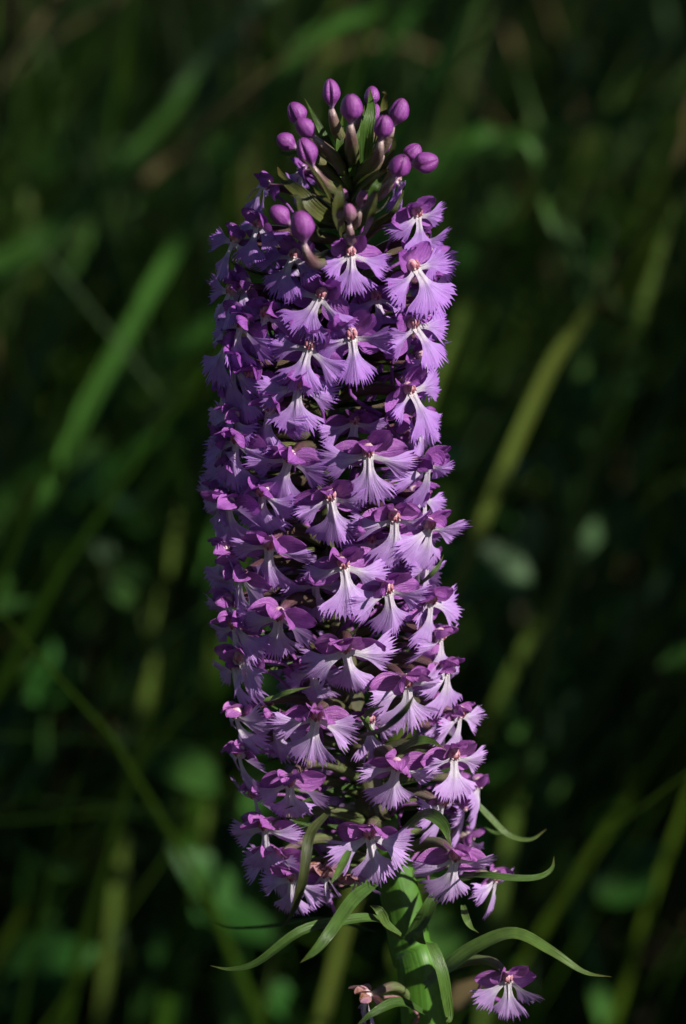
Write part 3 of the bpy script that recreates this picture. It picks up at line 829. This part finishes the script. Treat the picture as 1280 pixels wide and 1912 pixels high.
def broad_leaf(px, py, depth, L, W, ang, mat, label, tilt=0.5):
    """one broad weed leaf on its stalk"""
    c = at(px, py, -depth); k = MM * (DIST + depth) / DIST
    a = R(ang)
    D = (RGT * math.sin(a) + UPV * math.cos(a)) * math.cos(tilt) - FWD * math.sin(tilt)
    D.normalize()
    b = c - D * (L * k / 2)
    foot = Vector((b.x + rng.uniform(-.02, .02), b.y + 0.03, -0.03))
    root = empty('broad_leaf', foot)
    tag(root, label, 'leaf', 'broad leaves in the meadow')
    st = bez(foot - foot, (b - foot) * 0.4 + Vector((0, .01, 0.03)), (b - foot) - D * 0.02, b - foot, 12)
    V, F, UV = tube(st, [0.0012] * 13, 7); mesh_obj('leaf_stalk', V, F, UV, M[mat], root)
    nrm = (-FWD * 0.6 + UPV * 0.5 + RGT * 0.3).normalized()
    S = D.cross(nrm).normalized(); N = S.cross(D)
    V, F, UV = [], [], []; n, m = 12, 9
    ph = rng.uniform(0, 6)
    for i in range(n):
        t = i / (n - 1); wv = W * k / 2 * max(0.02, math.sin(math.pi * min(.99, 0.02 + .97 * t ** .8)) ** .75) * (1 + .06 * math.sin(t * 17 + ph))
        for j in range(m):
            u = -1 + 2 * j / (m - 1)
            V.append(b - foot + D * (L * k * t) + S * (u * wv) + N * (abs(u) * wv * .25 + .05 * L * k * math.sin(5 * t + 2 * u + ph) - .22 * L * k * t * t)); UV.append((j / (m - 1), t))
    for i in range(n - 1):
        for j in range(m - 1):
            q = i * m + j; F.append((q, q + 1, q + m + 1, q + m))
    mesh_obj('leaf_blade', V, F, UV, M[mat], root)

LV = [
    (925, 1060, .42, 190, 110, -70, 'pale', 'largest pale grey-green broad leaf beside the sunlit middle flowers'),
    (985, 1010, .44, 120, 70, 20, 'pale', 'smaller pale leaf overlapping the pale broad leaf'),
    (390, 1640, .36, 190, 90, -30, 'broad', 'rounded bright green leaf beside the shaded lowest flowers'),
    (350, 1740, .38, 120, 70, 10, 'broad', 'small green leaf under the rounded bright leaf'),
    (95, 1260, .45, 130, 110, 15, 'broad', 'round green leaf alone in the dark grass beside the yellow-green stem'),
    (50, 1430, .48, 230, 70, 5, 'broad', 'long dim leaf below the lone round green leaf'),
    (195, 1030, .5, 60, 45, -50, 'pale', 'tiny pale leaf in the dark grass above the lone round leaf'),
    (110, 985, .5, 80, 45, 60, 'broad', 'small green leaf beside the tiny pale leaf'),
    (965, 795, .5, 70, 50, 20, 'broad', 'small round green leaf beside the sunlit middle flowers'),
    (1090, 730, .5, 80, 55, 40, 'broad', 'small round leaf under the olive blades'),
    (1025, 850, .5, 60, 45, -30, 'pale', 'tiny pale leaf beside the small round leaf'),
    (1105, 1000, .46, 80, 40, 25, 'pale', 'yellowish pale leaf with a brown tip over the pale broad leaf'),
    (1020, 1160, .45, 80, 50, 30, 'pale', 'small pale leaf below the pale broad leaf'),
    (1190, 1150, .48, 150, 60, 25, 'pale', 'upright pale leaf at the wide pale blade'),
    (1160, 1520, .46, 110, 60, 70, 'broad', 'bright green leaf on the olive blade beyond the curled bract'),
    (60, 1820, .42, 240, 160, 50, 'broad', 'large dark green leaf lowest in the grass on the shaded side'),
    (520, 1860, .4, 90, 60, -20, 'broad', 'small green leaf low behind the stem'),
    (872, 1852, .10, 120, 46, 52, 'dry', 'blurred tan dead leaf behind the lowest flower'),
    (1150, 220, .55, 60, 50, 30, 'broad', 'tiny round leaf behind the flat lying blade'),
]
for v in LV: broad_leaf(*v)

# ------------------------------------------------------------------ unseen shrubs and trees, added to keep sun and sky off the meadow
def leaf_cloud(name, C, size, parent, mat, seed):
    r = np.random.default_rng(seed); n = len(C)
    L = size * r.uniform(0.7, 1.3, n); W = L * r.uniform(.5, .7, n)
    az = r.uniform(0, 6.28, n); el = r.normal(-0.2, 0.5, n)
    dv = np.stack([np.cos(az) * np.cos(el), np.sin(az) * np.cos(el), np.sin(el)], 1)
    sv = np.stack([-np.sin(az), np.cos(az), r.normal(0, .4, n)], 1); sv /= np.linalg.norm(sv, axis=1, keepdims=True)
    nv = np.cross(dv, sv)
    V, UV = [], []
    for t, wv in ((0, .1), (.35, 1.0), (.7, .75), (1, .05)):
        for u in (-1, 0, 1):
            V.append(C + dv * (L * t)[:, None] + sv * (u * W / 2 * wv)[:, None] + nv * (abs(u) * W * .15 - L * .2 * t * t)[:, None]); UV.append(np.tile([(u + 1) / 2, t], (n, 1)))
    V = np.stack(V, 1).reshape(-1, 3); UV = np.stack(UV, 1).reshape(-1, 2)
    F = []
    for i in range(3):
        for j in range(2):
            a = np.arange(n) * 12 + i * 3 + j
            F.append(np.stack([a, a + 1, a + 4, a + 3], 1))
    o = fast_obj(name, V, np.concatenate(F), UV, mat); o.parent = parent
    o['kind'] = 'stuff'
    return o

def woody(name, foot, label, cat, tips, r0, crown_pts, size, seed):
    root = tag(empty(name, foot), label, cat)
    rr = random.Random(seed)
    V, F, UV = [], [], []
    for tp in tips:
        tp = Vector(tp) - foot
        pth = bez(Vector((0, 0, -.03)), Vector((tp.x * .05, tp.y * .05, tp.z * .45)), Vector((tp.x * .45, tp.y * .45, tp.z * .75)), tp, 12)
        v, f, u = tube(pth, [r0 * (1 - .85 * i / 12) for i in range(13)], 10)
        o = len(V); V += v; UV += u; F += [tuple(a + o for a in q) for q in f]
    mesh_obj('trunk', V, F, UV, M['bark'], root)
    leaf_cloud('crown', crown_pts - np.array(foot), size, root, M['leaf'], seed)

def clumps(centers, n, rad, seed):
    r = np.random.default_rng(seed)
    c = np.asarray(centers)[r.integers(0, len(centers), n)]
    v = r.normal(0, 1, (n, 3)); v /= np.linalg.norm(v, axis=1, keepdims=True)
    return c + v * (rad * r.random(n) ** .4)[:, None] * np.array([1, 1, .75])

def bark():
    m, n, l = new_mat('bark_brown'); uv, u, v = uvsep(n, l)
    k = ramp(n, [(0.3, (0.03, 0.022, 0.014)), (0.7, (0.09, 0.07, 0.05))]); s_ = noise(n, l, uv, 1, 4, (14, 30, 1)); l.new(s_, k.inputs[0])
    return finish(m, n, l, k.outputs[0], 0.85, 0, s_, 0.004, 0.2)
M['bark'] = bark()

rs = np.random.default_rng(77)

def added_shade_shrub(x, y, rad, z0, z1, n, label, seed):  # off-frame bush, added to block sun from the background grass
    r = np.random.default_rng(seed)
    th = r.uniform(0, 6.28, 46); q = r.random(46) ** .5
    c = np.stack([x + rad * .8 * q * np.cos(th), y + rad * .8 * q * np.sin(th), r.uniform(z0, z1, 46)], 1)
    woody('added_shade_shrub', Vector((x, y, 0)), label, 'added_shade_shrub', c[:16], .012, clumps(c, n, .15, seed), .045, seed)
added_shade_shrub(.62, .19, .24, .25, .80, 560, 'small leafy bush added off frame to shade the grass near the orchid', 34)
added_shade_shrub(.86, .14, .36, .25, 1.25, 1200, 'slim leafy bush added off frame on the sunlit side to shade the background', 31)
added_shade_shrub(1.12, .78, .46, .25, 1.85, 2200, 'taller leafy bush added off frame behind the slim one for background shade', 32)
added_shade_shrub(1.45, 1.75, .60, .25, 2.2, 2600, 'tallest leafy bush at the far end of the unseen row added for shade', 33)

def tree(x, y, cx, cy, rad, z0, z1, n, label, seed):  # off-frame tree, added so its crown cuts the sky light
    r = np.random.default_rng(seed)
    th = r.uniform(0, 6.28, 60); q = r.random(60) ** .5
    c = np.stack([cx + rad * q * np.cos(th), cy + rad * q * np.sin(th), r.uniform(z0, z1, 60)], 1)
    woody('added_shade_tree', Vector((x, y, 0)), label, 'tree', c[:14], .09, clumps(c, n, .5, seed), .11, seed)
tree(1.5, 3.6, .2, 2.5, 2.2, 1.75, 3.4, 16000, 'broad leafy tree added above the view to keep sky light off the meadow', 4)
tree(-2.3, -2.4, -2.0, -2.1, 1.3, 1.2, 4.2, 9000, 'leafy tree added out of view on the shaded side to cut sky light', 6)
tree(.1, -3.6, -.1, -3.3, 1.1, 1.4, 4.4, 8000, 'leafy tree added behind the camera to cut sky light from the front', 7)
tree(3.3, .9, 3.2, 1.0, 1.2, .8, 4.0, 8000, 'leafy tree added out of view past the bushes to block sky light', 8)
